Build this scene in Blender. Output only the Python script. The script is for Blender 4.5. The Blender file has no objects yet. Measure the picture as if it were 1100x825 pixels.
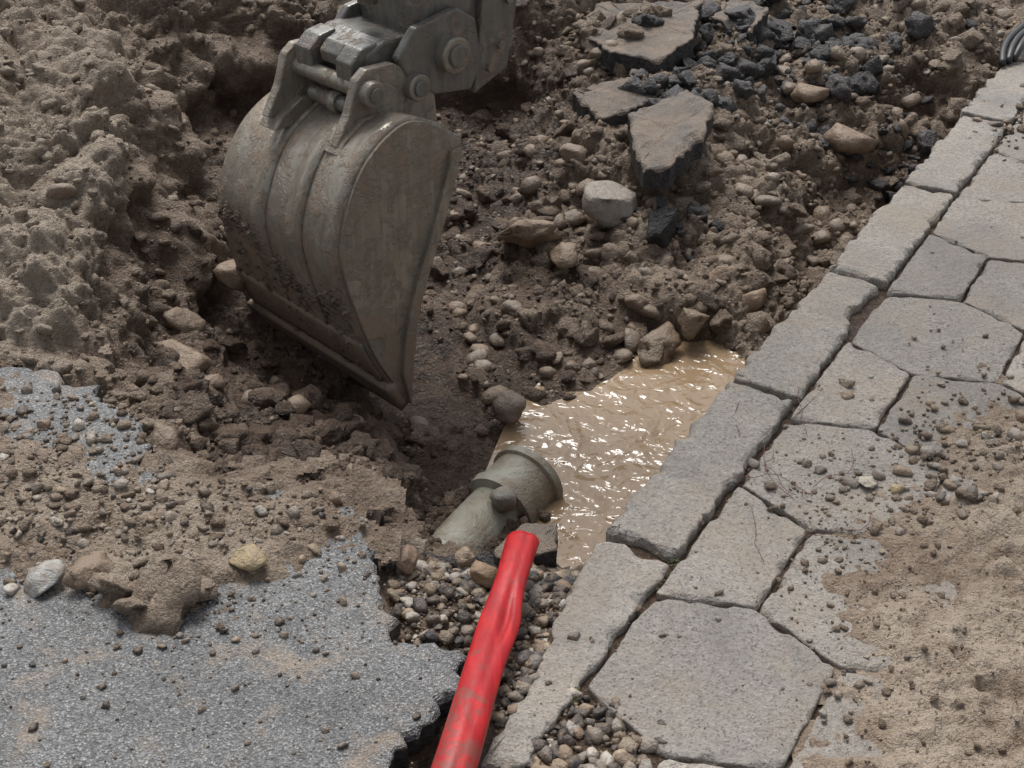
import bpy, bmesh, math, random
import numpy as np
from mathutils import Vector, Matrix, noise as mn
from mathutils.bvhtree import BVHTree
random.seed(4); rng=np.random.default_rng(7)
scn=bpy.context.scene
COL=bpy.context.collection

# ---------------------------------------------------------------- noise
_perm=rng.permutation(256); _perm=np.concatenate([_perm,_perm,_perm])
_g=rng.normal(size=(256,3)); _g/=np.linalg.norm(_g,axis=1)[:,None]
def perlin(x,y,z=0.):
    x,y,z=np.broadcast_arrays(np.asarray(x,float),y,z)
    xi=np.floor(x).astype(int);yi=np.floor(y).astype(int);zi=np.floor(z).astype(int)
    xf=x-xi;yf=y-yi;zf=z-zi
    fade=lambda t:t*t*t*(t*(t*6-15)+10)
    u,v,w=fade(xf),fade(yf),fade(zf)
    xi&=255;yi&=255;zi&=255
    r=0
    for dx in (0,1):
        wx=u if dx else 1-u
        for dy in (0,1):
            wy=v if dy else 1-v
            for dz in (0,1):
                wz=w if dz else 1-w
                h=_perm[_perm[_perm[xi+dx]+yi+dy]+zi+dz]
                g=_g[h]
                r=r+wx*wy*wz*(g[...,0]*(xf-dx)+g[...,1]*(yf-dy)+g[...,2]*(zf-dz))
    return r*1.5
def fbm(x,y,z,f,o=4,gain=.5):
    r=0;a=1
    for i in range(o):
        r=r+a*perlin(x*f+i*17.3,y*f+i*5.1,z*f);f*=2.05;a*=gain
    return r
def billow(x,y,z,f,o=4,gain=.5):
    r=0;a=1
    for i in range(o):
        r=r+a*(np.abs(perlin(x*f+i*11.7,y*f-i*7.9,z*f))-.25);f*=2.1;a*=gain
    return r

# ---------------------------------------------------------------- materials
class NT:
    def __init__(s,name):
        s.m=bpy.data.materials.new(name);s.m.use_nodes=True;s.t=s.m.node_tree
        s.b=s.t.nodes["Principled BSDF"]
        s.tc=s.t.nodes.new("ShaderNodeTexCoord").outputs["Object"]
    def n(s,ty,ins=None,**kw):
        nd=s.t.nodes.new(ty)
        for k,v in kw.items(): setattr(nd,k,v)
        for k,v in (ins or {}).items(): s.set(nd.inputs[k],v)
        return nd
    def set(s,i,v):
        if isinstance(v,bpy.types.NodeSocket): s.t.links.new(v,i)
        else: i.default_value=v
    def noise(s,scale,detail=4,rough=.6,dist=0,vec=None):
        return s.n("ShaderNodeTexNoise",{"Vector":vec or s.tc,"Scale":scale,"Detail":detail,"Roughness":rough,"Distortion":dist}).outputs["Fac"]
    def vor(s,scale,feat='F1',out="Distance",vec=None):
        return s.n("ShaderNodeTexVoronoi",{"Vector":vec or s.tc,"Scale":scale},feature=feat).outputs[out]
    def ramp(s,f,a,b,ca=(0,0,0,1),cb=(1,1,1,1)):
        r=s.n("ShaderNodeValToRGB",{"Fac":f});e=r.color_ramp.elements
        if a>b: a,b,ca,cb=b,a,cb,ca
        e[0].position=a;e[1].position=b;e[0].color=ca;e[1].color=cb
        return r.outputs["Color"]
    def mix(s,f,a,b,mode='MIX'):
        r=s.n("ShaderNodeMix",data_type='RGBA',blend_type=mode)
        s.set(r.inputs[0],f);s.set(r.inputs[6],a);s.set(r.inputs[7],b)
        return r.outputs[2]
    def math(s,op,a,b=0.,clamp=False):
        r=s.n("ShaderNodeMath",operation=op,use_clamp=clamp);s.set(r.inputs[0],a);s.set(r.inputs[1],b)
        return r.outputs[0]
    def attr(s,name): return s.n("ShaderNodeAttribute",attribute_name=name)
    def bump(s,h,dist,strength=1.,prev=None):
        d={"Height":h,"Distance":dist,"Strength":strength}
        if prev: d["Normal"]=prev
        return s.n("ShaderNodeBump",d).outputs["Normal"]
    def out(s,col,rough,normal=None,**kw):
        s.set(s.b.inputs["Base Color"],col);s.set(s.b.inputs["Roughness"],rough)
        if normal:s.set(s.b.inputs["Normal"],normal)
        for k,v in kw.items(): s.set(s.b.inputs[k.replace("_"," ")],v)
        return s.m
def c(r,g,b): return (r,g,b,1)

def soil_material(name="soil",k_=.92,dist=.03,dry=.0):
    m=NT(name)
    tone=m.attr("tone").outputs["Fac"]
    n1=m.noise(5,4,.65);n2=m.noise(42,5,.75)
    t=m.math('ADD',tone,m.math('MULTIPLY',m.math('SUBTRACT',n1,.5),.9))
    t=m.math('ADD',t,m.math('MULTIPLY',m.math('SUBTRACT',n2,.5),.8),True)
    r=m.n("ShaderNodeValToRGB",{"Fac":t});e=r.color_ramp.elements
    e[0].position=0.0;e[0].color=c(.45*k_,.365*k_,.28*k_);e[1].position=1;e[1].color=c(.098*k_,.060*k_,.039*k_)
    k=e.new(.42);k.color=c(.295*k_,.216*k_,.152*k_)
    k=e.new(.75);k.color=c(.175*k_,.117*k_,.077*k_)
    col=r.outputs["Color"]
    vc=m.n("ShaderNodeTexVoronoi",{"Vector":m.tc,"Scale":230.,"Randomness":1.})
    g=m.n("ShaderNodeSeparateColor",{"Color":vc.outputs["Color"]}).outputs[0]
    inv=m.math('SUBTRACT',.5,m.math('MULTIPLY',t,.42))
    col=m.mix(m.math('MULTIPLY',m.ramp(g,.86,.9),inv),col,c(.46,.40,.33))
    col=m.mix(m.math('MULTIPLY',m.ramp(g,.14,.10),.4),col,c(.08,.06,.048))
    h=m.math('ADD',n2,m.math('MULTIPLY',m.noise(150,2,.7),.4))
    b=m.bump(h,dist,1.)
    ro=m.math('SUBTRACT',.74+dry,m.math('MULTIPLY',t,.34))
    return m.out(col,ro,b,Specular_IOR_Level=.5)
def stone_material():
    m=NT("stone")
    col=m.n("ShaderNodeVertexColor",layer_name="col").outputs["Color"]
    n=m.noise(45,4,.7)
    col=m.mix(m.math('MULTIPLY',m.ramp(n,.38,.6),.6),col,c(.22,.155,.105))
    col=m.mix(.5,col,m.ramp(m.noise(180,2,.6),.2,.8,c(.5,.5,.5),c(1.1,1.1,1.1)),'MULTIPLY')
    b=m.bump(n,.010,.9)
    return m.out(col,.5,b,Specular_IOR_Level=.45)
def asphalt_material(name,bright,mudlo,mudhi,mudcol=(.33,.258,.19)):
    m=NT(name)
    vc=m.n("ShaderNodeTexVoronoi",{"Vector":m.tc,"Scale":270.})
    g=m.n("ShaderNodeSeparateColor",{"Color":vc.outputs["Color"]}).outputs[0]
    r=m.n("ShaderNodeValToRGB",{"Fac":g});e=r.color_ramp.elements
    e[0].position=.0;e[0].color=c(.12*bright,.12*bright,.12*bright)
    e[1].position=1;e[1].color=c(.50*bright,.49*bright,.475*bright)
    k=e.new(.5);k.color=c(.24*bright,.24*bright,.24*bright);k=e.new(.88);k.color=c(.33*bright,.33*bright,.328*bright)
    col=m.mix(m.ramp(vc.outputs["Distance"],.45,.95),r.outputs["Color"],c(.13*bright,.13*bright,.13*bright))
    big=m.noise(3.,5,.65)
    col=m.mix(.8,col,m.ramp(big,.3,.7,c(.55,.55,.555),c(1.12,1.12,1.11)),'MULTIPLY')
    dirt=m.ramp(m.noise(7,6,.72,.3),mudlo,mudhi)
    col=m.mix(m.math('MULTIPLY',dirt,.75),col,(*mudcol,1))
    b=m.bump(m.math('ADD',m.vor(270),m.math('MULTIPLY',m.noise(40,3,.7),2.2)),.0045,.7)
    ro=m.math('ADD',.42,m.math('MULTIPLY',big,.35))
    return m.out(col,ro,b,Specular_IOR_Level=.35)
def concrete_material(name,base):
    m=NT(name)
    tone=m.attr("tone").outputs["Fac"]
    n=m.noise(6,5,.65);n2=m.noise(75,4,.8)
    col=m.mix(n,c(*[v*.68 for v in base]),c(*[v*1.2 for v in base]))
    col=m.mix(.85,col,m.ramp(n2,.25,.75,c(.55,.55,.55),c(1.25,1.25,1.25)),'MULTIPLY')
    vc=m.n("ShaderNodeTexVoronoi",{"Vector":m.tc,"Scale":300.})
    g=m.n("ShaderNodeSeparateColor",{"Color":vc.outputs["Color"]}).outputs[0]
    col=m.mix(m.math('MULTIPLY',m.ramp(g,.88,.92),.3),col,c(.62,.60,.56))
    col=m.mix(m.math('MULTIPLY',m.ramp(g,.14,.1),.6),col,c(.11,.10,.095))
    col=m.mix(1.,col,m.mix(tone,c(.74,.72,.71),c(1.12,1.07,1.01)),'MULTIPLY')
    sand=m.ramp(m.noise(4.5,8,.75,.4),.46,.68)
    col=m.mix(m.math('MULTIPLY',sand,.6),col,c(.35,.275,.20))
    stain=m.ramp(m.noise(2.6,6,.68,.8),.48,.64)
    col=m.mix(m.math('MULTIPLY',stain,.45),col,c(.14,.123,.107))
    b=m.bump(m.math('ADD',n2,m.math('MULTIPLY',n,.8)),.009,1.)
    ro=m.math('SUBTRACT',.72,m.math('MULTIPLY',stain,.4))
    return m.out(col,ro,b,Specular_IOR_Level=.5)
def steel_material(name,base,mudamt,metal=.3,scale=1.,low=False):
    m=NT(name)
    n=m.noise(9*scale,5,.7,.5)
    col=m.mix(n,c(*[v*.55 for v in base]),c(*[v*1.45 for v in base]))
    mp=m.n("ShaderNodeMapping",{"Vector":m.tc,"Scale":(60,60,5)}).outputs[0]
    st=m.noise(1.,4,.6,0,mp)
    col=m.mix(.65,col,m.ramp(st,.3,.7,c(.58,.55,.51),c(1.15,1.13,1.1)),'MULTIPLY')
    f=m.noise(11,7,.75,.3)
    if low:
        z=m.n("ShaderNodeSeparateXYZ",{"Vector":m.tc}).outputs[2]
        zz=m.n("ShaderNodeMapRange",{"Value":z,"From Min":.12,"From Max":-.36,"To Min":0.,"To Max":.19}).outputs[0]
        f=m.math('ADD',f,zz)
    mud=m.ramp(f,.62-mudamt*.3,.70-mudamt*.25)
    col=m.mix(m.math('MULTIPLY',mud,.85),col,m.mix(m.noise(50,3,.7),c(.17,.12,.082),c(.32,.24,.17)))
    b=m.bump(m.math('ADD',n,m.math('MULTIPLY',mud,.6)),.006,.8)
    ro=m.math('ADD',.33,m.math('MULTIPLY',mud,.3))
    me=m.math('SUBTRACT',metal,m.math('MULTIPLY',mud,metal))
    return m.out(col,ro,b,Metallic=me)
SOIL=soil_material();SAND=soil_material("wet_sand",.98,.022,.02);STONE=stone_material()
ASPH=asphalt_material("asphalt",.92,.53,.68)
CHUNK=asphalt_material("asphalt_chunk",.45,.28,.58,(.24,.18,.13))
PAVE=concrete_material("paver_concrete",(.42,.395,.362))
KERB=concrete_material("kerb_concrete",(.41,.39,.36))
BUCK=steel_material("worn_steel",(.31,.283,.237),.42,low=True)
DARKST=steel_material("painted_steel",(.17,.166,.154),.32)
PIN=steel_material("pin_steel",(.28,.26,.22),.3,.5)

# ---------------------------------------------------------------- mesh helpers
def mesh_obj(name,V,F,mats,smooth=False,attrs=None,parent=None,matidx=None):
    me=bpy.data.meshes.new(name)
    if isinstance(F,np.ndarray):
        n=F.shape[1]
        me.vertices.add(len(V));me.vertices.foreach_set("co",np.asarray(V,np.float32).ravel())
        me.loops.add(F.size);me.loops.foreach_set("vertex_index",F.astype(np.int32).ravel())
        me.polygons.add(len(F));me.polygons.foreach_set("loop_start",np.arange(0,F.size,n,dtype=np.int32))
        me.update(calc_edges=True)
    else:
        me.from_pydata([tuple(v) for v in V],[],F);me.update()
    for m in (mats if isinstance(mats,list) else [mats]): me.materials.append(m)
    if matidx is not None: me.polygons.foreach_set("material_index",np.asarray(matidx,np.int32))
    me.polygons.foreach_set("use_smooth",[smooth]*len(me.polygons))
    for k,v in (attrs or {}).items():
        v=np.asarray(v,np.float32)
        if v.ndim==1:
            a=me.attributes.new(k,'FLOAT','POINT');a.data.foreach_set("value",v)
        else:
            a=me.color_attributes.new(k,'FLOAT_COLOR','POINT')
            a.data.foreach_set("color",np.concatenate([v,np.ones((len(v),1),np.float32)],1).ravel())
    ob=bpy.data.objects.new(name,me);COL.objects.link(ob)
    if parent: ob.parent=parent
    return ob
def in_poly(px,py,poly):
    r=np.zeros(px.shape,bool);n=len(poly)
    for i in range(n):
        x1,y1=poly[i];x2,y2=poly[(i+1)%n]
        if y1==y2: continue
        cnd=((y1>py)!=(y2>py))&(px<(x2-x1)*(py-y1)/(y2-y1)+x1)
        r^=cnd
    return r
def inside1(px,py,poly): return bool(in_poly(np.array([px]),np.array([py]),poly)[0])

# ---------------------------------------------------------------- layout (metres)
K=np.array([.517,.856]);N=np.array([.856,-.517]);O=np.array([.114,1.565])   # kerb line frame
PER,EDG,TIP,WID=.634,.254,.063,.342
ASPHALT_EDGE=[(-9,3.6),(-4,3.1),(-2,2.72),(-1.147,2.57),(-1.011,2.53),(-.88,2.44),(-.779,2.33),(-.73,2.197),(-.637,2.105),(-.398,2.09),(-.266,2.03),(-.245,1.88),(-.189,1.69),(-.07,1.655),(-.083,1.571),(-.124,1.491),(-.176,1.397),(-.22,1.2),(-.33,.8),(-.6,-3),(-9,-3)]
CTRL=[(0.37,2.98,-0.45,.6),(0.21,2.78,-0.45,.6),(0.11,2.58,-0.45,.6),(0.49,3.19,-0.43,.6),(0.07,2.81,-0.42,.6),(0.69,3.3,-0.36,.6),(0.5,3.28,-0.35,.7),(0.34,3.21,-0.35,.7),(0.24,3.09,-0.36,.7),(0.12,3.04,-0.36,.7),(0.02,2.88,-0.35,.8),
(0.4,3.44,-0.27,.5),(0.13,3.44,-0.27,.65),(0.28,3.76,-0.19,.45),(0.71,3.69,-0.25,.45),(1.03,3.83,-0.32,.5),(0.6,4.06,-0.1,.4),(0.95,4.35,-0.12,.45),(0.31,4.34,-0.05,.5),(0.51,4.8,0.02,.45),(1.02,4.86,0,.45),(0.15,4.06,-0.1,.65),(1.28,4.18,-0.25,.6),(1.61,4.66,0,.45),(1.54,4.92,0.05,.4),(1.31,4.62,-0.02,.5),
(-0.09,4.14,-0.3,.9),(-0.14,3.55,-0.33,.85),(-0.03,4.6,-0.15,.9),(.03,4.71,.05,.75),(-.18,3.09,-.37,.85),(-.07,2.955,-.37,.8),
(-1.61,4.22,.3,.3),(-1.03,4.22,.3,.25),(-.59,4.35,.25,.45),(-.91,3.27,-.3,.9),(-.88,3.59,-.2,.8),(-1.0,3.75,.2,.2),(-.87,3.78,-.2,.95),(-.87,4.1,-.15,.9),(-.76,4.24,.05,.7),(-1.06,3.68,.2,.05),(-1.09,3.22,.12,.1),(-1.085,2.83,.06,.1),(-.97,2.68,-.03,.3),(-1.19,2.71,0,.2),(-.82,2.63,-.1,.7),(-.62,2.77,-.22,.9),(-.435,2.56,-.24,1),(-.31,2.42,-.24,1),(-.23,2.70,-.34,.95),(-.64,3.19,-.34,1),(-.755,3.12,-.3,1),(-.62,2.37,-.1,.9),(-.42,2.22,-.07,.8),
(-1.02,3.45,.17,.1),(-.86,3.45,-.27,1),(-1.0,3.25,.10,.15),(-.84,3.25,-.3,1),(-.98,3.05,.05,.2),(-.83,3.02,-.28,1),(-.96,2.88,.0,.2),(-.8,2.85,-.24,.95),
(-1.13,2.51,0,.1),(-.776,2.31,-.01,.1),(-.65,2.16,-.02,.4),(-.456,2.1,-.02,.4),(-.27,2.05,-.05,.5),(-.33,2.26,-.12,.9),(-.229,2.36,-.3,.9),(-.162,2.27,-.28,.8),(-.114,2.63,-.4,.8),(-.109,2.02,-.12,.5),(.055,2.035,-.13,.5),(-.207,1.9,-.06,.4),(-.163,1.74,-.05,.4),(0,1.82,-.06,.4),(.105,1.95,-.08,.4),(-.016,1.72,-.07,.5),(-.08,1.655,-.12,.8),(-.16,1.6,-.2,.9),(.077,1.58,-.06,.5),
(.42,2.55,-.44,.6),(.6,2.85,-.44,.6),(.72,3.0,-.42,.6),(.25,2.25,-.42,.6),(.17,2.08,-.25,.6),(1.0,3.4,-.4,.6),(1.3,3.9,-.36,.6),
(-.13,1.4,-.2,.9),(-.1,1.0,-.12,.8),(-.4,3.9,-.3,.9),(-.3,4.5,-.2,.85),(-.45,3.4,-.36,.9),(-1.6,3.7,.28,.1),(-1.7,3.2,.12,.1),(-3,4,.2,.3),(-3,7,.3,.3),(0,7,.25,.4),(3,7,.05,.4),(3,5.5,0,.4),(0,5.6,.2,.4),(1.2,5.6,.1,.4),(-1.2,5.8,.35,.3),(-3,1,0,.3),(0,-2,0,.3),(3,0,0,.3)]
CT=np.array(CTRL)
def base_fields(x,y):
    P=CT[:,:2];e=.07
    ph=lambda d2:np.sqrt(d2+e*e)
    A=ph(((P[:,None]-P[None])**2).sum(-1)); n=len(P)
    M=np.zeros((n+1,n+1));M[:n,:n]=A-np.eye(n)*.018;M[n,:n]=1;M[:n,n]=1
    R=np.zeros((n+1,2));R[:n]=CT[:,2:4]
    w=np.linalg.solve(M,R)
    out=np.zeros((len(x),2))
    for i in range(0,len(x),40000):
        d2=(x[i:i+40000,None]-P[None,:,0])**2+(y[i:i+40000,None]-P[None,:,1])**2
        out[i:i+40000]=ph(d2)@w[:n]+w[n]
    far=np.clip((np.hypot(x,y-3)-4)/3,0,1)
    return out[:,0]*(1-far),np.clip(out[:,1]*(1-far)+.4*far,0,1)

# ---------------------------------------------------------------- ground
def axis(a,b,st,lo,hi):
    f=np.arange(a,b,st)
    l=[];v=a;s=st
    while v>lo: s*=1.35;v-=s;l.append(v)
    r=[];v=f[-1];s=st
    while v<hi: s*=1.35;v+=s;r.append(v)
    return np.array(l[::-1]+list(f)+r)
ax=axis(-2.1,2.1,.007,-90,90);ay=axis(1.3,5.3,.007,-90,120)
X,Y=np.meshgrid(ax,ay);nx,ny=len(ax),len(ay)
x=X.ravel();y=Y.ravel()
h,tone=base_fields(x,y)
t=(x-O[0])*N[0]+(y-O[1])*N[1]; s=(x-O[0])*K[0]+(y-O[1])*K[1]
wob=.02*perlin(x*6,y*6,3.)
pave=(t>-.115+wob)&(y>-3)&(s<9)
FRONTK=[(.15,1.90),(.08,1.68),(.04,1.58),(-.02,1.42),(-.1,1.2),(-.2,.6),(.3,.6),(.3,2.0)]
pave|=in_poly(x,y,FRONTK)
asp=in_poly(x,y,ASPHALT_EDGE)
flat=pave|asp
bank=1/(1+np.exp(-(-(x+.88))/.06))*(1/(1+np.exp(-(y-2.6)/.08)))
rough=.8+.2*bank
wat=np.exp(-(((x-.32)/.33)**2+((y-2.85)/.42)**2)); rough*=1-.75*np.clip(wat*1.4,0,1)
front=np.clip((2.15-y)/.2,0,1); rough*=1-.65*front
rough*=np.clip(1-(np.hypot(x,y-3)-5)/3,0.1,1)
H=h.copy();H[pave]=-.014;H[asp]=-.05
gy,gx=np.gradient(h.reshape(ny,nx),ay,ax)
nrm=np.stack([-gx.ravel(),-gy.ravel(),np.ones_like(x)],1);nrm/=np.linalg.norm(nrm,axis=1)[:,None]
zz=h*1.3
wx_=.03*perlin(x*8,y*8,1.);wy_=.03*perlin(x*8,y*8,11.)
b=billow(x+wx_,y+wy_,zz,2.2,3,.5)*.18
b+=billow(x+3+wx_,y,zz,8,3,.5)*.054
hi=billow(x+wx_*.3,y+9,zz,30,3,.64)*.028
b+=hi*(.45+.9*np.clip(.5+1.3*perlin(x*2.5,y*2.5,8.),0,1))*(1-.3*bank)
b+=fbm(x,y,zz,1.3,2)*.03
b-=.015
disp=np.where(flat,perlin(x*20,y*20,0.)*.003,b*rough)
sx=perlin(x*5,y*5,9.)*.03*rough*~flat; sy=perlin(x*5,y*5,19.)*.03*rough*~flat
V=np.stack([x+nrm[:,0]*disp*~flat+sx,y+nrm[:,1]*disp*~flat+sy,H+nrm[:,2]*disp],1)
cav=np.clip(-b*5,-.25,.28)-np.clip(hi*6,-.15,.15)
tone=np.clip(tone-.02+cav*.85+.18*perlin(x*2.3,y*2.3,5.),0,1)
tone=np.where(pave,.9,tone)
i=np.arange(nx-1)[None,:]+np.arange(ny-1)[:,None]*nx
F=np.stack([i,i+1,i+nx+1,i+nx],-1).reshape(-1,4)
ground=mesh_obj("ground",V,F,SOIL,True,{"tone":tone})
Vg=V.reshape(ny,nx,3)[::2,::2];my,mx=Vg.shape[:2];Vc=Vg.reshape(-1,3)
i=np.arange(mx-1)[None,:]+np.arange(my-1)[:,None]*mx
Fc=np.stack([i,i+1,i+mx+1,i+mx],-1).reshape(-1,4)
sel=(Vc[Fc[:,0],0]>-2.2)&(Vc[Fc[:,0],0]<2.3)&(Vc[Fc[:,0],1]>1.1)&(Vc[Fc[:,0],1]<5.6)
bvh=BVHTree.FromPolygons(Vc.tolist(),Fc[sel].tolist())
def zat(px,py):
    r=bvh.ray_cast(Vector((px,py,3)),Vector((0,0,-1)))
    return (r[0].z if r[0] else 0),(r[1] if r[0] else Vector((0,0,1)))

# ---------------------------------------------------------------- drifts of sand on hard surfaces
def drift(name,x0,x1,y0,y1,fn,toneval,mat,step=.0065):
    a=np.arange(x0,x1,step);b_=np.arange(y0,y1,step);X,Y=np.meshgrid(a,b_);xx=X.ravel();yy=Y.ravel()
    th=fn(xx,yy)
    z=np.maximum(th,-.008)
    keep=th>-.008
    n=len(a);m=len(b_)
    i=np.arange(n-1)[None,:]+np.arange(m-1)[:,None]*n
    F=np.stack([i,i+1,i+n+1,i+n],-1).reshape(-1,4)
    F=F[keep[F].any(1)]
    u,inv=np.unique(F,return_inverse=True)
    V=np.stack([xx,yy,z],1)[u]
    tn=np.clip(toneval+.35*perlin(xx*4,yy*4,2.)+.25*perlin(xx*15,yy*15,2.)-np.clip((th-.012)*9,-.2,.25),0,1)[u]
    return mesh_obj(name,V,inv.reshape(F.shape),mat,True,{"tone":tn})
def sdist_poly(px,py,poly):
    d=np.full(px.shape,9.)
    n=len(poly)
    for i in range(n):
        a=np.array(poly[i]);b_=np.array(poly[(i+1)%n]);ab=b_-a
        tt=np.clip(((px-a[0])*ab[0]+(py-a[1])*ab[1])/(ab@ab),0,1)
        d=np.minimum(d,np.hypot(px-a[0]-tt*ab[0],py-a[1]-tt*ab[1]))
    return np.where(in_poly(px,py,poly),d,-d)
SANDP=[(.44,1.2),(.465,1.397),(.511,1.56),(.60,1.735),(.625,1.88),(.76,2.03),(.85,2.2),(1.05,2.36),(1.5,2.6),(3,3.2),(3.4,.4),(.44,.4)]
def sandfn(px,py):
    d=sdist_poly(px,py,SANDP)
    d=d+.13*fbm(px,py,0.,4.5,5,.68)
    f=np.clip(d*.12,-.03,.020)+.004*fbm(px,py,3.,9,3)
    wx=.02*perlin(px*12,py*12,4.)
    f+=np.clip(d*4,0,1)*(.042*(np.abs(perlin(px*7+wx,py*11,1.))-.2)+.026*(np.abs(perlin(px*20,py*26+wx*20,1.))-.2)+.009*perlin(px*50,py*50,0.)+.006*perlin(px*105,py*105,0.))
    return f
drift("sand",.3,3.1,.5,3.2,sandfn,.22,SAND)
SPILL=[(-2.6,3.0),(-1.3,2.7),(-1.05,2.55),(-.8,2.36),(-.6,2.13),(-.4,2.12),(-.25,2.04),(-.26,1.95),(-.40,1.90),(-.55,1.86),(-.75,1.85),(-1.0,1.86),(-1.4,1.95),(-2.6,2.2)]
def spillfn(px,py):
    d=sdist_poly(px,py,SPILL)
    d=d+.14*fbm(px,py,7.,4.5,5,.75)
    hole=np.exp(-(((px+.95)/.25)**2+((py-2.34)/.15)**2))
    f=np.clip(d*.17,-.03,.018)-hole*.026+.006*fbm(px,py,3.,9,3)
    f+=np.clip(d*5,0,1)*(.020*(np.abs(perlin(px*11,py*11,1.))-.2)+.009*perlin(px*45,py*45,0.)+.006*perlin(px*95,py*95,0.))
    return f
drift("soil_spill",-2.5,-.2,1.6,3.0,spillfn,.28,SOIL)

# ---------------------------------------------------------------- slabs with chipped edges
def densify(poly,st):
    out=[]
    for i in range(len(poly)):
        a=np.array(poly[i],float);b_=np.array(poly[(i+1)%len(poly)],float);L=np.linalg.norm(b_-a)
        k=max(1,int(L/st)) if L<3 else max(1,int(L/.3))
        for j in range(k): out.append(a+(b_-a)*j/k)
    return out
def slab(name,poly,z0,z1,mats,jit=.012,st=.02,bev=.006,tilt=None,chip=.0,rnd=1,fan=0.):
    """fan>0: top surface built as rings toward the centre with small height irregularities"""
    P=densify(poly,st);n=len(P);cen=np.mean(P,0)
    ar=sum(P[i][0]*P[(i+1)%n][1]-P[(i+1)%n][0]*P[i][1] for i in range(n))
    if ar<0:P=P[::-1]
    P=np.array(P)
    for _ in range(rnd): P=(np.roll(P,1,0)+2*P+np.roll(P,-1,0))/4
    tg=np.roll(P,-1,0)-np.roll(P,1,0);tg/=np.linalg.norm(tg,axis=1)[:,None]+1e-9
    nm=np.stack([tg[:,1],-tg[:,0]],1)
    sd=random.random()*50
    j=(perlin(P[:,0]*18+sd,P[:,1]*18,sd)+.6*perlin(P[:,0]*60,P[:,1]*60+sd,sd))*jit
    Q=P+nm*(j-abs(jit)*.4)[:,None]
    ch=bev*(.6+chip*np.clip(perlin(P[:,0]*22,P[:,1]*22+sd,sd*2)-.02,0,.6)*6)
    ch=np.minimum(ch,.016)
    rings=[(z0,Q-nm*.002),(z1-ch,Q),(z1-ch*.45,Q-nm*(ch*.3)[:,None]),(z1-ch*.1,Q-nm*(ch*.8)[:,None]),(z1,Q-nm*(ch*1.4)[:,None])]
    if fan:
        L=rings[-1][1];c0=L.mean(0)
        for sc in (.82,.6,.36,.14):
            R=c0+(L-c0)*sc
            rings.append((z1+fan*(perlin(R[:,0]*9+sd,R[:,1]*9,sd)+.5*perlin(R[:,0]*24+sd,R[:,1]*24,sd)),R))
    V=[]
    for z,R in rings:
        zz=np.broadcast_to(z,(n,))
        for k in range(n): V.append([R[k][0],R[k][1],zz[k]])
    Fs=[];mi=[]
    nr=len(rings)
    for r in range(nr-1):
        for k in range(n):
            k2=(k+1)%n;Fs.append((r*n+k,r*n+k2,(r+1)*n+k2,(r+1)*n+k));mi.append(1 if (r==0 and isinstance(mats,list) and len(mats)>1) else 0)
    Fs.append(tuple((nr-1)*n+k for k in range(n)));mi.append(0)
    Fs.append(tuple(k for k in range(n))[::-1]);mi.append(0)
    V=np.array(V)
    if tilt:
        rel=V[:,:2]-cen
        V[:,2]+=rel[:,0]*tilt[0]+rel[:,1]*tilt[1]
    return V,Fs,mi
V_,F_,mi=slab("a",ASPHALT_EDGE,-.09,0.,[1,2],.03,.014,.010,chip=.8)
BROKEN=NT("asphalt_broken_edge");
BROKEN=BROKEN.out(BROKEN.mix(BROKEN.ramp(BROKEN.vor(90),.1,.7),c(.08,.075,.07),c(.035,.034,.033)),.6,BROKEN.bump(BROKEN.noise(60,4,.7),.02,1.))
mesh_obj("asphalt_road",V_,F_,[ASPH,BROKEN],False,{"tone":np.full(len(V_),.5)},matidx=mi)

# ---------------------------------------------------------------- paving
def ts(sv,tv): return O+K*sv+N*tv
def join_prisms(name,items,mat):
    VV=[];FF=[];TT=[];off=0
    for (V,Fs,tone) in items:
        VV.append(V);FF+= [tuple(i+off for i in f) for f in Fs];TT.append(np.full(len(V),tone));off+=len(V)
    return mesh_obj(name,np.concatenate(VV),FF,mat,False,{"tone":np.concatenate(TT)})
items=[]
g=.003
def shrink(poly,g):
    P=np.array(poly);c0=P.mean(0);d=P-c0;L=np.linalg.norm(d,axis=1)[:,None];return list(c0+d*(L-g*1.15)/L)
def paver(poly):
    V,Fs,mi=slab("p",shrink(poly,g),-.07,random.uniform(-.003,.003),[1],.004,.012,.004,tilt=(random.uniform(-.015,.015),random.uniform(-.015,.015)),chip=1.3,rnd=1)
    items.append((V,Fs,random.random()))
for col in range(0,10):
    for k in range(-4,11):
        sc=.127+PER*k+(PER/2 if col%2 else 0);tc=WID/2*(col+1)
        if math.hypot(*(ts(sc,tc)-np.array([.8,2.5])))>4.2: continue
        a,bb=EDG/2,EDG/2+TIP;w=WID/2
        paver([ts(sc-a,tc-w),ts(sc-bb,tc),ts(sc-a,tc+w),ts(sc+a,tc+w),ts(sc+bb,tc),ts(sc+a,tc-w)])
for k in range(-4,11):
    sc=.127+PER/2+PER*k
    if k==-1: continue
    a,bb=EDG/2,EDG/2+TIP
    paver([ts(sc-bb,0.0),ts(sc-a,WID/2),ts(sc+a,WID/2),ts(sc+bb,0.0)])
join_prisms("pavement",items,PAVE)
items=[]
sv=.36
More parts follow.
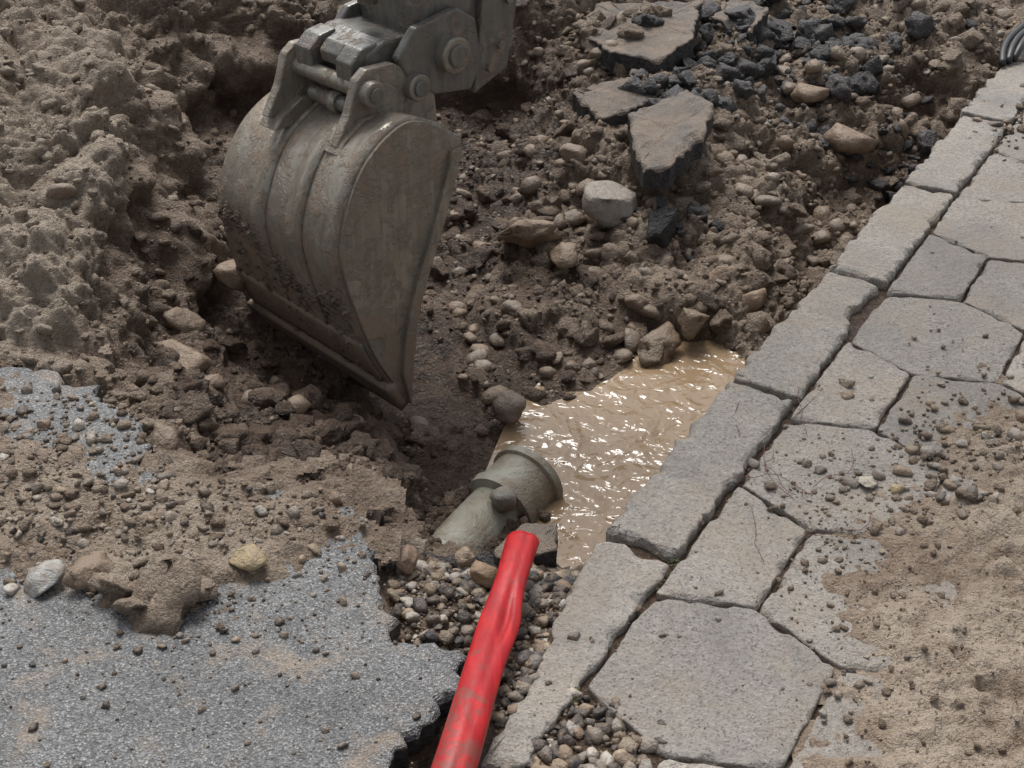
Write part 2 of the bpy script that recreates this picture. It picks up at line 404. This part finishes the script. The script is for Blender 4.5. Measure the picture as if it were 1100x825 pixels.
for k in range(14):
    L=.60;dt0,dt1=random.uniform(-.008,.008),random.uniform(-.008,.008)
    poly=[ts(sv+.004,-.160+dt0),ts(sv+.004,-.004+dt0*.3),ts(sv+L-.006,-.004+dt1*.3),ts(sv+L-.006,-.160+dt1)]
    if k==1: poly=[ts(sv+.004,-.165),ts(sv+.004,-.004),ts(sv+L*.55,-.004),ts(sv+L*.72,-.03),ts(sv+L-.02,-.012),ts(sv+L-.006,-.06),ts(sv+L-.01,-.155)]
    V,Fs,mi=slab("k",poly,-.2,.008+random.uniform(-.004,.006),[1],.011,.013,.007,tilt=(random.uniform(-.03,.03),random.uniform(-.015,.015)),chip=1.5)
    items.append((V,Fs,random.uniform(.3,.8)));sv+=L
for poly in ([(.156,1.944),(.288,1.862),(.236,1.772),(.107,1.562),(.02,1.40),(-.055,1.40),(.025,1.58),(.066,1.69),(.105,1.82)],[(-.06,1.385),(.015,1.385),(-.14,.8),(-.24,.83)]):
    V,Fs,mi=slab("k",poly,-.2,.002,[1],.010,.013,.007,tilt=(.01,.01),chip=1.5)
    items.append((V,Fs,.6))
join_prisms("kerb",items,KERB)

# ---------------------------------------------------------------- stones
def ico(sub):
    bm=bmesh.new();bmesh.ops.create_icosphere(bm,subdivisions=sub,radius=1)
    V=np.array([v.co[:] for v in bm.verts]);F=np.array([[v.index for v in f.verts] for f in bm.faces]);bm.free();return V,F
I1=ico(1);I2=ico(2);I3=ico(3)
def variants(base,n,amp,freq,angular):
    out=[]
    for k in range(n):
        V=base[0].copy();o=rng.random(3)*90
        r=1+amp*perlin(V[:,0]*freq+o[0],V[:,1]*freq+o[1],V[:,2]*freq+o[2])+amp*.4*perlin(V[:,0]*freq*2.7+o[0],V[:,1]*freq*2.7+o[1],V[:,2]*freq*2.7)
        V=V*r[:,None]
        for _ in range(angular):
            n_=rng.normal(size=3);n_/=np.linalg.norm(n_);d=V@n_;lim=rng.uniform(.5,.8)
            V-=np.clip(d-lim,0,None)[:,None]*n_[None]
        out.append(V)
    return out
VAR={('c',1):variants(I1,10,.5,1.2,7),('c',2):variants(I2,12,.55,1.3,7),('c',3):variants(I3,8,.6,1.7,7),
     ('r',1):variants(I1,8,.25,.8,0),('r',2):variants(I2,10,.32,1.0,2),('r',3):variants(I3,8,.34,1.1,3)}
def rotm(rx,ry,rz):
    return np.array(Matrix.Rotation(rz,3,'Z')@Matrix.Rotation(ry,3,'Y')@Matrix.Rotation(rx,3,'X'))
def stones(name,L,mat,attr="col",smooth=True):
    VV=[];FF=[];CC=[];off=0
    for (px,py,pz,r,kind,fl,el,cc) in L:
        lv=3 if r>.035 else (2 if r>.009 else 1)
        if r>.02 and lv==2 and py<2.4: lv=3
        if lv==1 and py<2.1 and r>.005: lv=2
        base={1:I1,2:I2,3:I3}[lv]
        V=random.choice(VAR[(kind,lv)])*np.array([el,1,fl])*r
        V=V@rotm(random.gauss(0,.35),random.gauss(0,.35),random.uniform(0,6.28)).T+np.array([px,py,pz])
        VV.append(V);FF.append(base[1]+off);off+=len(V)
        CC.append(np.tile(np.atleast_1d(cc),(len(V),1)))
    C_=np.concatenate(CC)
    return mesh_obj(name,np.concatenate(VV),np.concatenate(FF),mat,smooth,{attr:C_[:,0] if C_.shape[1]==1 else C_})
PALE=[(.50,.45,.38),(.38,.33,.28),(.31,.25,.18),(.42,.33,.23),(.28,.24,.20),(.24,.22,.20),(.36,.27,.19),(.56,.52,.46),(.30,.21,.145)]
MUDC=np.array((.225,.163,.112))
def pitpt():
    while True:
        px=random.uniform(-2,1.9);py=random.uniform(1.95,5.3)
        tt=(px-O[0])*N[0]+(py-O[1])*N[1]
        if tt>-.17: continue
        if inside1(px,py,ASPHALT_EDGE): continue
        return px,py
pts=[pitpt() for _ in range(16500)]
for _ in range(1800): # crumbly dug earth around the cutting edge
    px,py=random.gauss(-.45,.25),random.gauss(2.6,.22)
    if not inside1(px,py,ASPHALT_EDGE) and (px-O[0])*N[0]+(py-O[1])*N[1]<-.17: pts.insert(0,(px,py))
xs=np.array([q[0] for q in pts]);ys=np.array([q[1] for q in pts]);_,tns=base_fields(xs,ys)
clod=[];peb=[]
for k,(px,py) in enumerate(pts):
    z,nn=zat(px,py)
    if z<-.385: continue
    bk=px<-.75 and py>2.5
    if k<14500:
        r=.0048*(1-random.random())**(-.58)
        if bk and random.random()<.5: continue
        r=min(r,.042 if not bk else .025)
        clod.append((px,py,z+r*.05,r,'c',random.uniform(.6,.95),random.uniform(1,1.4),np.clip(tns[k]-.03+random.gauss(0,.13),0,1)))
    else:
        if bk and random.random()<.75: continue
        if px<-.2 and random.random()<.6: continue
        r=min(.005*(1-random.random())**(-.62),.032)
        cc=np.array(random.choice(PALE))*random.uniform(.6,.95);cc=cc*.4+MUDC*.6*random.uniform(.8,1.15)
        peb.append((px,py,z+r*.05,r,random.choice('rrc'),random.uniform(.55,.85),random.uniform(1,1.5),cc))
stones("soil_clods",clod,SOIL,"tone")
stones("pebbles",peb,STONE)
gr=[]
GR=[(-.245,2.02),(-.2,1.72),(-.06,1.67),(-.02,1.45),(.07,1.70),(.14,1.93),(.15,2.03),(-.05,2.1)]
def gcol():
    u=random.random()
    if u<.40: return np.array((.04,.04,.043))*random.uniform(.7,1.6)
    return np.array(random.choice(PALE))*random.uniform(.55,1.2)
for _ in range(4200):
    px=random.uniform(-.25,.16);py=random.uniform(1.45,2.1)
    if not inside1(px,py,GR): continue
    z,_n=zat(px,py);r=min(.0028*(1-random.random())**(-.62),.014)
    gr.append((px,py,z+r*.5,r,random.choice('ccr'),random.uniform(.6,.9),random.uniform(1,1.5),gcol()))
for _ in range(1200):
    px,py=ts(random.uniform(-.5,0),random.uniform(-.02,.16))
    r=min(.0028*(1-random.random())**(-.62),.014)
    gr.append((px,py,-.014+r*.35,r,random.choice('ccr'),random.uniform(.6,.9),random.uniform(1,1.5),gcol()))
stones("gravel",gr,STONE)
lo=[];cr=[]
def surf_bits(n,cx,cy,sx,sy,rm,cols,soil=0.):
    for _ in range(n):
        px=random.gauss(cx,sx);py=random.gauss(cy,sy)
        r=min(rm*(1-random.random())**(-.55),rm*4.5)
        cc=np.array(random.choice(cols))*random.uniform(.55,1.)
        z=0.
        if inside1(px,py,SPILL): z=max(0,spillfn(np.array([px]),np.array([py]))[0])
        if inside1(px,py,SANDP): z=max(0,sandfn(np.array([px]),np.array([py]))[0])
        tt=(px-O[0])*N[0]+(py-O[1])*N[1]
        if not(inside1(px,py,ASPHALT_EDGE) or tt>-.15): continue
        if random.random()<soil: cr.append((px,py,z+r*.3,r,'c',random.uniform(.5,.8),random.uniform(1,1.5),random.uniform(.15,.6)))
        else: lo.append((px,py,z+r*.35,r,random.choice('rcc'),random.uniform(.5,.85),random.uniform(1,1.5),cc))
DK=[(.045,.045,.048),(.07,.07,.07),(.22,.18,.14)]
surf_bits(1300,-.75,2.0,.38,.13,.0032,PALE+DK,.6)
surf_bits(500,-.8,2.3,.25,.10,.003,PALE+DK,.6)
surf_bits(800,-.55,1.75,.35,.2,.0018,PALE+DK+DK,.4)
surf_bits(260,.95,2.25,.12,.10,.0034,PALE,.4)
surf_bits(200,.75,2.1,.12,.09,.0028,PALE,.4)
surf_bits(500,.62,1.75,.10,.25,.0018,PALE,.8)
surf_bits(900,.9,2.3,.6,.7,.0016,PALE+DK,.6)
surf_bits(300,1.65,3.9,.16,.14,.0042,PALE,.5)
stones("loose_gravel",lo,STONE)
stones("soil_crumbs",cr,SOIL,"tone")
def cob(name,px,py,z,r,kind,fl,el,cc):
    stones(name,[(px,py,z,r*.92,kind,fl,el,np.array(cc)*1.1)],STONE)
for q in [(-.866,2.945,-.24,.085,'r',.7,1.3,(.30,.22,.15)),(-.78,3.34,-.2,.055,'r',.8,1.1,(.27,.2,.14)),(.294,3.69,-.15,.09,'r',.75,1.2,(.28,.26,.23)),
  (.042,3.66,-.24,.085,'c',.6,1.4,(.24,.17,.11)),(1.03,4.45,-.09,.06,'r',.7,1.2,(.26,.19,.13)),(1.137,4.25,-.18,.08,'r',.75,1.2,(.25,.18,.13)),
  (.62,3.42,-.28,.055,'r',.7,1.1,(.26,.18,.12)),(.68,3.37,-.3,.05,'r',.9,1.1,(.28,.2,.14)),(.40,3.195,-.35,.065,'c',.5,1.4,(.17,.12,.08)),
  (-.005,2.875,-.34,.048,'r',.85,1.1,(.18,.14,.11)),(-.09,1.98,-.08,.022,'r',.8,1.1,(.33,.25,.18)),(-.446,2.37,-.13,.033,'r',.8,1.2,(.25,.2,.15)),
  (-.02,2.44,-.30,.036,'r',.9,1.0,(.27,.26,.23)),(-.826,1.803,.015,.036,'r',.5,1.2,(.38,.38,.36)),(-.478,1.855,.022,.032,'r',.6,1.3,(.42,.33,.19)),
  (-.741,1.82,.018,.045,'c',.6,1.1,(.22,.16,.11)),(.5,3.25,-.3,.05,'c',.8,1.2,(.2,.15,.1)),(-.2,1.93,-.04,.026,'r',.7,1.5,(.25,.17,.12)),(-.05,1.90,-.05,.028,'r',.7,1.2,(.3,.2,.12)),
  (.04,1.6,-.02,.022,'c',.7,1.3,(.42,.36,.27)),(.69,2.1,.008,.022,'c',.35,1.5,(.5,.47,.38)),(.745,2.08,.006,.016,'r',.5,1.2,(.5,.4,.22)),(.90,2.06,.008,.017,'r',.5,1.3,(.5,.5,.46)),(-.87,3.1,-.22,.06,'r',.7,1.2,(.2,.15,.11)),(.2,4.0,-.12,.05,'r',.6,1.2,(.2,.15,.11)),
  (.15,3.55,-.25,.05,'r',.6,1.2,(.22,.16,.11)),(.45,3.75,-.2,.045,'r',.6,1.2,(.25,.18,.12)),(.35,3.35,-.29,.04,'r',.7,1.2,(.2,.15,.11)),(.75,3.95,-.2,.04,'r',.7,1.2,(.24,.18,.13))]:
    cob("cobble",*q)
stones("soil_lump",[(-.608,1.75,.02,.075,'c',.45,1.2,.35),(-.56,1.79,.015,.045,'c',.5,1.2,.3),(-.69,1.79,.015,.04,'c',.5,1.2,.3),(-.65,1.74,.015,.035,'c',.5,1.2,.3)],SOIL,"tone")

# ---------------------------------------------------------------- broken asphalt slabs
par=bpy.data.objects.new("asphalt_rubble",None);COL.objects.link(par)
def chunk(poly,z,th,tilt,jit=.016):
    V,Fs,mi=slab("c",poly,z-th,z,[1,2],jit,.016,.008,tilt=tilt,chip=.8,rnd=2,fan=.012)
    mesh_obj("slab",V,Fs,[CHUNK,BROKEN],False,{"tone":np.full(len(V),.5)},parent=par,matidx=mi)
chunk([(0.36,4.02),(0.57,4.17),(0.65,4.05),(0.60,3.87),(0.48,3.70),(0.38,3.66),(.36,3.8)],.0,.07,(.05,.12))
chunk([(0.23,4.72),(0.31,4.93),(0.7,4.9),(0.64,4.6),(0.5,4.42),(.3,4.55)],.06,.07,(.05,.12))
chunk([(0.18,4.28),(0.44,4.42),(0.50,4.26),(0.29,4.10)],-.03,.06,(-.1,.15))
chunk([(0.72,4.86),(0.82,5.0),(0.95,4.85),(0.84,4.66)],.06,.07,(.2,.1))
chunk([(-.05,1.98),(.02,2.1),(.10,2.08),(.09,1.98),(.0,1.93)],-.07,.07,(.1,-.1))
dk=[]
for _ in range(1050):
    w=random.random()
    if w<.66: px,py=random.gauss(.95,.24),random.gauss(4.72,.22)
    elif w<.76: px,py=random.gauss(.55,.10),random.gauss(4.28,.07)
    elif w<.80: px,py=random.gauss(.5,.08),random.gauss(3.66,.04)
    elif w<.87: px,py=random.gauss(1.3,.07),random.gauss(4.2,.08)
    else: px,py=random.gauss(-.02,.08),random.gauss(2.02,.04)
    z,_n=zat(px,py);r=min(.007*(1-random.random())**(-.65),.055)
    if py<2.5:r*=.6
    dk.append((px,py,z+r*.3,r,'c',random.uniform(.6,.9),random.uniform(1,1.3),np.array((.036,.033,.032))*random.uniform(.7,2.)))
m=NT("tarmac");TAR=m.out(m.n("ShaderNodeVertexColor",layer_name="col").outputs["Color"],.5,m.bump(m.noise(70,3,.7),.015,1.),Specular_IOR_Level=.4)
ob=stones("tarmac_lumps",dk,TAR);ob.parent=par

# ---------------------------------------------------------------- water
m=NT("muddy_water")
w1=m.noise(7,2,.5,.9);w2=m.noise(26,2,.5,.7)
bb=m.bump(m.math('ADD',w1,m.math('MULTIPLY',w2,.26)),.026,.85)
WATER=m.out(m.mix(m.noise(5,3,.6),c(.245,.168,.098),c(.32,.228,.142)),.05,bb,Specular_IOR_Level=.5)
wp=[(-.12,2.42),(.0,2.1),(.35,2.15),(.6,2.45),(1.0,3.15),(.85,3.42),(.45,3.36),(.1,3.12),(-.02,2.85)]
mesh_obj("water",[(a,b_,-.38) for a,b_ in wp],[tuple(range(len(wp)))],WATER)

# ---------------------------------------------------------------- tube helper
def tube(name,pts,radii,mat,seg=24,caps=True,parent=None,smooth=True):
    V=[];F=[];n=len(pts)
    P=[Vector(p) for p in pts]
    for i,p in enumerate(P):
        d=(P[min(i+1,n-1)]-P[max(i-1,0)]).normalized()
        up=Vector((0,0,1)) if abs(d.z)<.9 else Vector((1,0,0))
        a=d.cross(up).normalized();b_=a.cross(d).normalized()
        r=radii[i]
        for k in range(seg):
            th=2*math.pi*k/seg
            V.append(p+a*math.cos(th)*r+b_*math.sin(th)*r)
    for i in range(n-1):
        for k in range(seg):
            k2=(k+1)%seg;F.append((i*seg+k,i*seg+k2,(i+1)*seg+k2,(i+1)*seg+k))
    if caps:
        F.append(tuple(range(seg))[::-1]);F.append(tuple((n-1)*seg+k for k in range(seg)))
    return mesh_obj(name,V,F,mat,smooth,parent=parent)

# ---------------------------------------------------------------- drain pipe with socket
m=NT("pipe_plastic")
dn=m.ramp(m.noise(9,6,.75,.3),.42,.62)
PIPE=m.out(m.mix(dn,c(.33,.315,.255),c(.23,.172,.118)),.45,m.bump(m.math('ADD',m.noise(50,4,.7),dn),.004,.7))
pe=bpy.data.objects.new("drain_pipe",None);COL.objects.link(pe)
A0=Vector((-.25,2.19,-.43));A1=Vector((.005,2.555,-.372));ax_=(A1-A0).normalized()
def P_(t_): return A0+ax_*t_
Lp=(A1-A0).length
tube("barrel",[P_(0),P_(Lp*.5),P_(Lp)],[.074]*3,PIPE,48,parent=pe)
tube("socket",[P_(Lp-.07),P_(Lp-.065),P_(Lp-.04),P_(Lp-.035),P_(Lp+.045)],[.074,.094,.096,.087,.086],PIPE,64,parent=pe,smooth=False)
tube("socket_rim",[P_(Lp+.045),P_(Lp+.048),P_(Lp+.068),P_(Lp+.072),P_(Lp+.07),P_(Lp+.0)],[.086,.095,.095,.090,.078,.076],PIPE,64,parent=pe,smooth=False)
mc=[]
for _ in range(320):
    u=random.uniform(0,Lp-.03);side=random.choice((-1,-1,1))
    p=P_(u)+Vector((-.84,.54,0))*side*-1*random.uniform(.06,.11)
    r=random.uniform(.006,.022)
    mc.append((p.x,p.y,max(p.z+random.uniform(-.03,.03),-.37),r,'c',.7,1.3,random.uniform(.65,1)))
stones("mud_lumps",mc,SOIL,"tone")

# ---------------------------------------------------------------- red conduit
m=NT("red_plastic")
ypos=m.n("ShaderNodeSeparateXYZ",{"Vector":m.tc}).outputs[1]
lowm=m.n("ShaderNodeMapRange",{"Value":ypos,"From Min":1.65,"From Max":1.35,"To Min":0.,"To Max":.12}).outputs[0]
dn=m.ramp(m.math('ADD',m.noise(18,6,.8,.5),lowm),.57,.66)
sc=m.noise(1.,4,.6,0,m.n("ShaderNodeMapping",{"Vector":m.tc,"Scale":(60,9,60),"Rotation":(0,0,.3)}).outputs[0])
RED=m.out(m.mix(m.math('MULTIPLY',dn,.75),m.mix(m.ramp(sc,.42,.62),c(.34,.006,.010),c(.49,.014,.017)),c(.17,.06,.045)),.42,m.bump(m.noise(30,4,.6),.003,.5),Specular_IOR_Level=.35)
cl=[(-.14,1.12,.04),(-.108,1.25,.045),(-.078,1.39,.045),(-.064,1.47,.04),(-.051,1.545,.035),(-.038,1.61,.03),(-.027,1.66,.025),(-.019,1.70,.022),(-.014,1.74,.020),(-.004,1.79,.02),(.005,1.84,.016),(.012,1.885,.010),(.020,1.93,.002)]
rw=[.034,.034,.033,.0325,.032,.033,.0355,.0355,.031,.0275,.0285,.030,.031]
fz=[.8,.8,.75,.7,.6,.5,.40,.38,.40,.5,.6,.66,.7]
def interp(L,k=4):
    out=[]
    for i in range(len(L)-1):
        for j in range(k):
            f=j/k;out.append(tuple(np.array(L[i])*(1-f)+np.array(L[i+1])*f) if isinstance(L[i],tuple) else L[i]*(1-f)+L[i+1]*f)
    out.append(L[-1]);return out
def smooth_l(A,n=6):
    A=np.array(A,float)
    for _ in range(n): A[1:-1]=(A[:-2]+2*A[1:-1]+A[2:])/4
    return A
PL=[Vector(p) for p in smooth_l(interp(cl),6)];RW=smooth_l(interp(rw),3);FZ=smooth_l(interp(fz));seg=40;n=len(PL);V=[];F=[]
for i,p in enumerate(PL):
    d=(PL[min(i+2,n-1)]-PL[max(i-2,0)]).normalized();a=d.cross(Vector((0,0,1))).normalized();b_=a.cross(d)
    y0=p.y;dent=math.exp(-((y0-1.69)/.06)**2)
    for k in range(seg):
        th=2*math.pi*k/seg;cx=math.cos(th);cz=math.sin(th)
        ridge=0
        if cz>0: ridge=-(.002+.008*dent)*math.exp(-((cx-.3)/.2)**2)
        V.append(p+a*cx*RW[i]+b_*(cz*RW[i]*FZ[i]+ridge))
for i in range(n-1):
    for k in range(seg):
        k2=(k+1)%seg;F.append((i*seg+k,i*seg+k2,(i+1)*seg+k2,(i+1)*seg+k))
F.append(tuple(range(seg))[::-1]);F.append(tuple((n-1)*seg+k for k in range(seg)))
mesh_obj("red_conduit_pipe",V,F,RED,True)

# ---------------------------------------------------------------- black hoses, twigs
m=NT("black_rubber");RUB=m.out(c(.02,.02,.022),.45)
he=bpy.data.objects.new("black_hose",None);COL.objects.link(he)
for k in range(3):
    pts=smooth_l(interp([(1.66+k*.025,4.42+k*.02,.02),(1.68+k*.03,4.50,.04+k*.01),(1.74+k*.03,4.62,.05),(1.82+k*.03,4.72,.05),(1.97+k*.04,4.97,.06),(2.2+k*.05,5.5,.08),(2.6,6.2,.1)],4),5)
    tube("hose_%d"%(k+1),pts,[.012]*len(pts),RUB,10,parent=he)
m=NT("twig_bark");TW=m.out(c(.16,.07,.05),.7)
te=bpy.data.objects.new("twigs",None);COL.objects.link(te)
for k in range(8):
    px,py=random.gauss(.57,.08),random.gauss(2.12,.07);a=random.uniform(0,6.28);pts=[]
    for j in range(9):
        pts.append((px,py,.006+.01*math.sin(j*.8+k)**2));a+=random.gauss(0,.3);px+=.022*math.cos(a);py+=.022*math.sin(a)
    tube("twig_%d"%(k+1),pts,[.0007]*9,TW,5,parent=te)
m=NT("moss_green");MOSS=m.out(m.mix(m.noise(80,3,.6),c(.05,.065,.02),c(.13,.12,.05)),.8,m.bump(m.noise(300,2,.6),.01,1.))
ms=[]
for (mx_,my_,sd_) in ((.255,1.83,.014),(.095,1.56,.010),(.30,1.87,.010)):
    for _ in range(50):
        ms.append((random.gauss(mx_,sd_),random.gauss(my_,sd_),-.002,random.uniform(.002,.0045),'c',.6,1.3,np.array((.1,.1,.04))))
stones("moss",ms,MOSS)

# ---------------------------------------------------------------- excavator: bucket, coupler, arm
ex=bpy.data.objects.new("excavator",None);COL.objects.link(ex)
P0=np.array([-.28,2.95,0.]);Wv=np.array([.71,-.704,0]);Dv=np.array([.704,.71,0])
def L2W(o,d,z): return P0+Wv*o+Dv*d+np.array([0,0,z])
def B2W(o,d,z):
    fr=-o/.6;z2=-.37+(z+.37)*(1-.15*fr)+.015*fr;d2=d*(1-.1*fr)+.12*fr*(z+.37)
    return L2W(o,d2,z2)
def catmull(P,k=6):
    P=[np.array(p,float) for p in P];Q=[2*P[0]-P[1]]+P+[2*P[-1]-P[-2]];out=[]
    for i in range(1,len(Q)-2):
        for j in range(k):
            t_=j/k;a,b_,c_,d_=Q[i-1:i+3]
            out.append(.5*((2*b_)+(c_-a)*t_+(2*a-5*b_+4*c_-d_)*t_**2+(3*b_-a-3*c_+d_)*t_**3))
    out.append(P[-1]);return out
prof=catmull([(0,-.37),(-.055,-.27),(-.10,-.18),(-.14,-.06),(-.172,.06),(-.178,.15),(-.14,.262),(-.075,.345),(.03,.395),(.12,.37),(.205,.305)])
mouth=catmull([(.205,.305),(.192,.245),(.134,.10),(.065,-.05),(.028,-.174),(.0,-.37)])
def skin(name,profile,o0,o1,mat,off=0.,th=.012,nseg=14,smooth=True):
    pr=[np.array(p) for p in profile];n=len(pr);V=[];F=[]
    for i in range(nseg+1):
        o=o0+(o1-o0)*i/nseg
        for k,p in enumerate(pr):
            tg=pr[min(k+1,n-1)]-pr[max(k-1,0)];tg=tg/np.linalg.norm(tg);nn=np.array([-tg[1],tg[0]])
            q=p+nn*off
            V.append(B2W(o,q[0],q[1]))
    for i in range(nseg):
        for k in range(n-1):
            F.append((i*n+k,i*n+k+1,(i+1)*n+k+1,(i+1)*n+k))
    ob=mesh_obj(name,V,F,mat,smooth,parent=ex)
    md=ob.modifiers.new("s",'SOLIDIFY');md.thickness=th;md.offset=0
    return ob
skin("bucket_shell",prof,0,-.6,BUCK,0,.014)
for o0 in (-.16,-.34): skin("wear_strip",prof[10:54],o0,o0-.075,BUCK,.009,.008,2)
skin("wear_plate",prof[6:15],-.01,-.59,BUCK,.010,.012)
skin("cutting_edge",prof[0:6],.012,-.612,BUCK,.012,.03)
def plate(name,poly,o0,o1,mat,fn=B2W,bev=.004,parent=ex):
    n=len(poly);V=[fn(o0,*p) for p in poly]+[fn(o1,*p) for p in poly]
    F=[tuple(range(n)),tuple(range(2*n-1,n-1,-1))]+[(k,k+n,(k+1)%n+n,(k+1)%n) for k in range(n)]
    ob=mesh_obj(name,V,F,mat,False,parent=parent)
    bm=bmesh.new();bm.from_mesh(ob.data);bmesh.ops.recalc_face_normals(bm,faces=bm.faces);bm.to_mesh(ob.data);bm.free()
    if bev:
        md=ob.modifiers.new("b",'BEVEL');md.width=bev;md.segments=2;md.limit_method='ANGLE'
    return ob
side=[tuple(p) for p in prof]+[tuple(p) for p in mouth[1:-1]]
plate("side_plate",side,.012,-.004,BUCK,bev=.002)
plate("side_plate",side,-.596,-.612,BUCK,bev=.002)
rim=[tuple(p) for p in mouth[2:]]+[tuple(np.array(p)+np.array([-.035,.0])) for p in mouth[2:-3]][::-1]
plate("side_cutter",rim,.026,.010,BUCK,bev=.003)
plate("side_cutter",rim,-.610,-.626,BUCK,bev=.003)
plate("top_lip",[(.185,.325),(.215,.315),(.21,.27),(.185,.27)],.01,-.61,BUCK)
def cyl(name,o0,o1,d,z,r,mat,fn=L2W,seg=28):
    V=[];F=[]
    for o in (o0,o1):
        for k in range(seg):
            th=2*math.pi*k/seg;V.append(fn(o,d+r*math.cos(th),z+r*math.sin(th)))
    F=[(k,(k+1)%seg,(k+1)%seg+seg,k+seg) for k in range(seg)]+[tuple(range(seg))[::-1],tuple(range(seg,2*seg))]
    ob=mesh_obj(name,V,F,mat,False,parent=ex)
    md=ob.modifiers.new("b",'BEVEL');md.width=r*.12;md.segments=2;md.limit_method='ANGLE'
    return ob
ear=[(-.075,.33),(-.03,.40),(.0,.475),(.03,.495),(.11,.49),(.2,.45),(.24,.40),(.25,.29),(.1,.30)]
for o in (-.115,-.385): plate("mounting_ear",ear,o,o-.028,BUCK,L2W)
plate("ear_base",[(-.085,.315),(-.06,.345),(.0,.385),(.05,.385),(.05,.33)],-.10,-.16,BUCK,L2W)
plate("ear_base",[(-.075,.30),(-.05,.33),(.02,.365),(.05,.36),(.05,.3)],-.36,-.43,BUCK,L2W)
plate("coupler_body",[(.075,.36),(.075,.44),(.055,.475),(.06,.515),(.12,.535),(.22,.53),(.26,.46),(.22,.36)],-.15,-.37,DARKST,L2W,.008)
for o,wd in ((-.155,.06),(-.31,.06)): plate("coupler_hook",[(.015,.455),(.015,.50),(.05,.528),(.10,.535),(.10,.455)],o,o-wd,DARKST,L2W,.005)
plate("coupler_tongue",[(.04,.47),(.035,.50),(.06,.523),(.10,.528),(.10,.47)],-.225,-.30,DARKST,L2W,.005)
cyl("bucket_pin",-.09,-.44,.03,.440,.022,PIN)
cyl("locking_ram",-.18,-.33,.03,.385,.020,DARKST)
cyl("locking_ram_collar",-.22,-.25,.03,.385,.027,PIN)
for d,z,r in ((.17,.42,.034),(.03,.44,.032)): cyl("pin_boss",-.085,-.12,d,z,r,PIN);cyl("pin_cap",-.078,-.09,d,z,r*.6,DARKST)
link=[(.12,.50),(.16,.43),(.24,.38),(.36,.36),(.40,.42),(.38,.54),(.32,.58),(.18,.56)]
for o in (-.108,-.355): plate("arm_link",link,o,o-.026,DARKST,L2W,.006)
cyl("arm_pin",-.075,-.41,.285,.475,.046,PIN);cyl("arm_pin_cap",-.066,-.08,.285,.475,.028,DARKST)
plate("arm",[(.22,.44),(.34,.38),(.46,.42),(.52,.60),(.66,1.1),(.95,2.2),(.62,2.25),(.34,1.1),(.20,.60)],-.14,-.35,DARKST,L2W,.012)
plate("arm_side_plate",[(.38,.34),(.50,.38),(.55,.60),(.62,.90),(.50,.92),(.42,.62)],-.118,-.142,DARKST,L2W,.006)
for d,z in ((.47,.45),(.50,.56),(.43,.40),(.40,.60)): cyl("bolt",-.105,-.12,d,z,.012,PIN,seg=6)
tube("bucket_ram_rod",[tuple(L2W(-.245,.15,.60)),tuple(L2W(-.245,.20,1.2))],[.025,.025],PIN,20,parent=ex)
tube("bucket_ram",[tuple(L2W(-.245,.20,1.15)),tuple(L2W(-.245,.32,2.1))],[.045,.045],DARKST,24,parent=ex)
plate("boom",[(.6,2.1),(1.0,2.05),(2.6,3.0),(3.6,2.9),(3.6,3.25),(2.5,3.35),(.65,2.4)],-.13,-.36,DARKST,L2W,.015)
mud=[]
for _ in range(1000):
    o=random.uniform(-.59,-.01);k=int(21+4*math.sin(o*9)+random.gauss(0,1.6))
    if random.random()<.5: k=random.randint(3,22)
    p=B2W(o,*prof[max(2,k)]);r=min(.0022*(1-random.random())**(-.52),.011)
    p=p+np.array([-Dv[0]*.013,-Dv[1]*.013,0])
    mud.append((p[0],p[1],p[2],r,'c',.4,1.4,random.uniform(.3,.7)))
ob=stones("caked_mud",mud,SOIL,"tone");ob.parent=ex

# ---------------------------------------------------------------- light
w=bpy.data.worlds.new("World");scn.world=w;w.use_nodes=True
nt=w.node_tree;bg=nt.nodes["Background"];sky=nt.nodes.new("ShaderNodeTexSky");sky.sky_type='NISHITA';sky.sun_disc=False
EL,AZ=58,-12   # degrees; azimuth from +Y towards +X
sky.sun_elevation=math.radians(EL);sky.sun_rotation=math.radians(AZ);sky.air_density=1.;sky.dust_density=4.;sky.ozone_density=1.
hs=nt.nodes.new("ShaderNodeHueSaturation");hs.inputs["Saturation"].default_value=.3
nt.links.new(sky.outputs[0],hs.inputs["Color"]);nt.links.new(hs.outputs[0],bg.inputs[0]);bg.inputs[1].default_value=.15
sl=bpy.data.lights.new("sun",'SUN');sl.energy=2.5;sl.angle=math.radians(26);sl.color=(1,.985,.955)
so=bpy.data.objects.new("sun",sl);COL.objects.link(so)
dirv=Vector((math.sin(math.radians(AZ))*math.cos(math.radians(EL)),math.cos(math.radians(AZ))*math.cos(math.radians(EL)),math.sin(math.radians(EL))))
so.rotation_euler=dirv.to_track_quat('Z','Y').to_euler();so.location=dirv*20
scn.view_settings.view_transform='Standard';scn.view_settings.look='None';scn.view_settings.exposure=0
# ---------------------------------------------------------------- camera
cam=bpy.data.cameras.new("camera");co=bpy.data.objects.new("camera",cam);COL.objects.link(co)
co.location=(0,0,1.6);co.rotation_euler=(math.radians(57),0,0);cam.sensor_width=36;cam.lens=47.45;cam.clip_end=500;cam.clip_start=.05
scn.camera=co
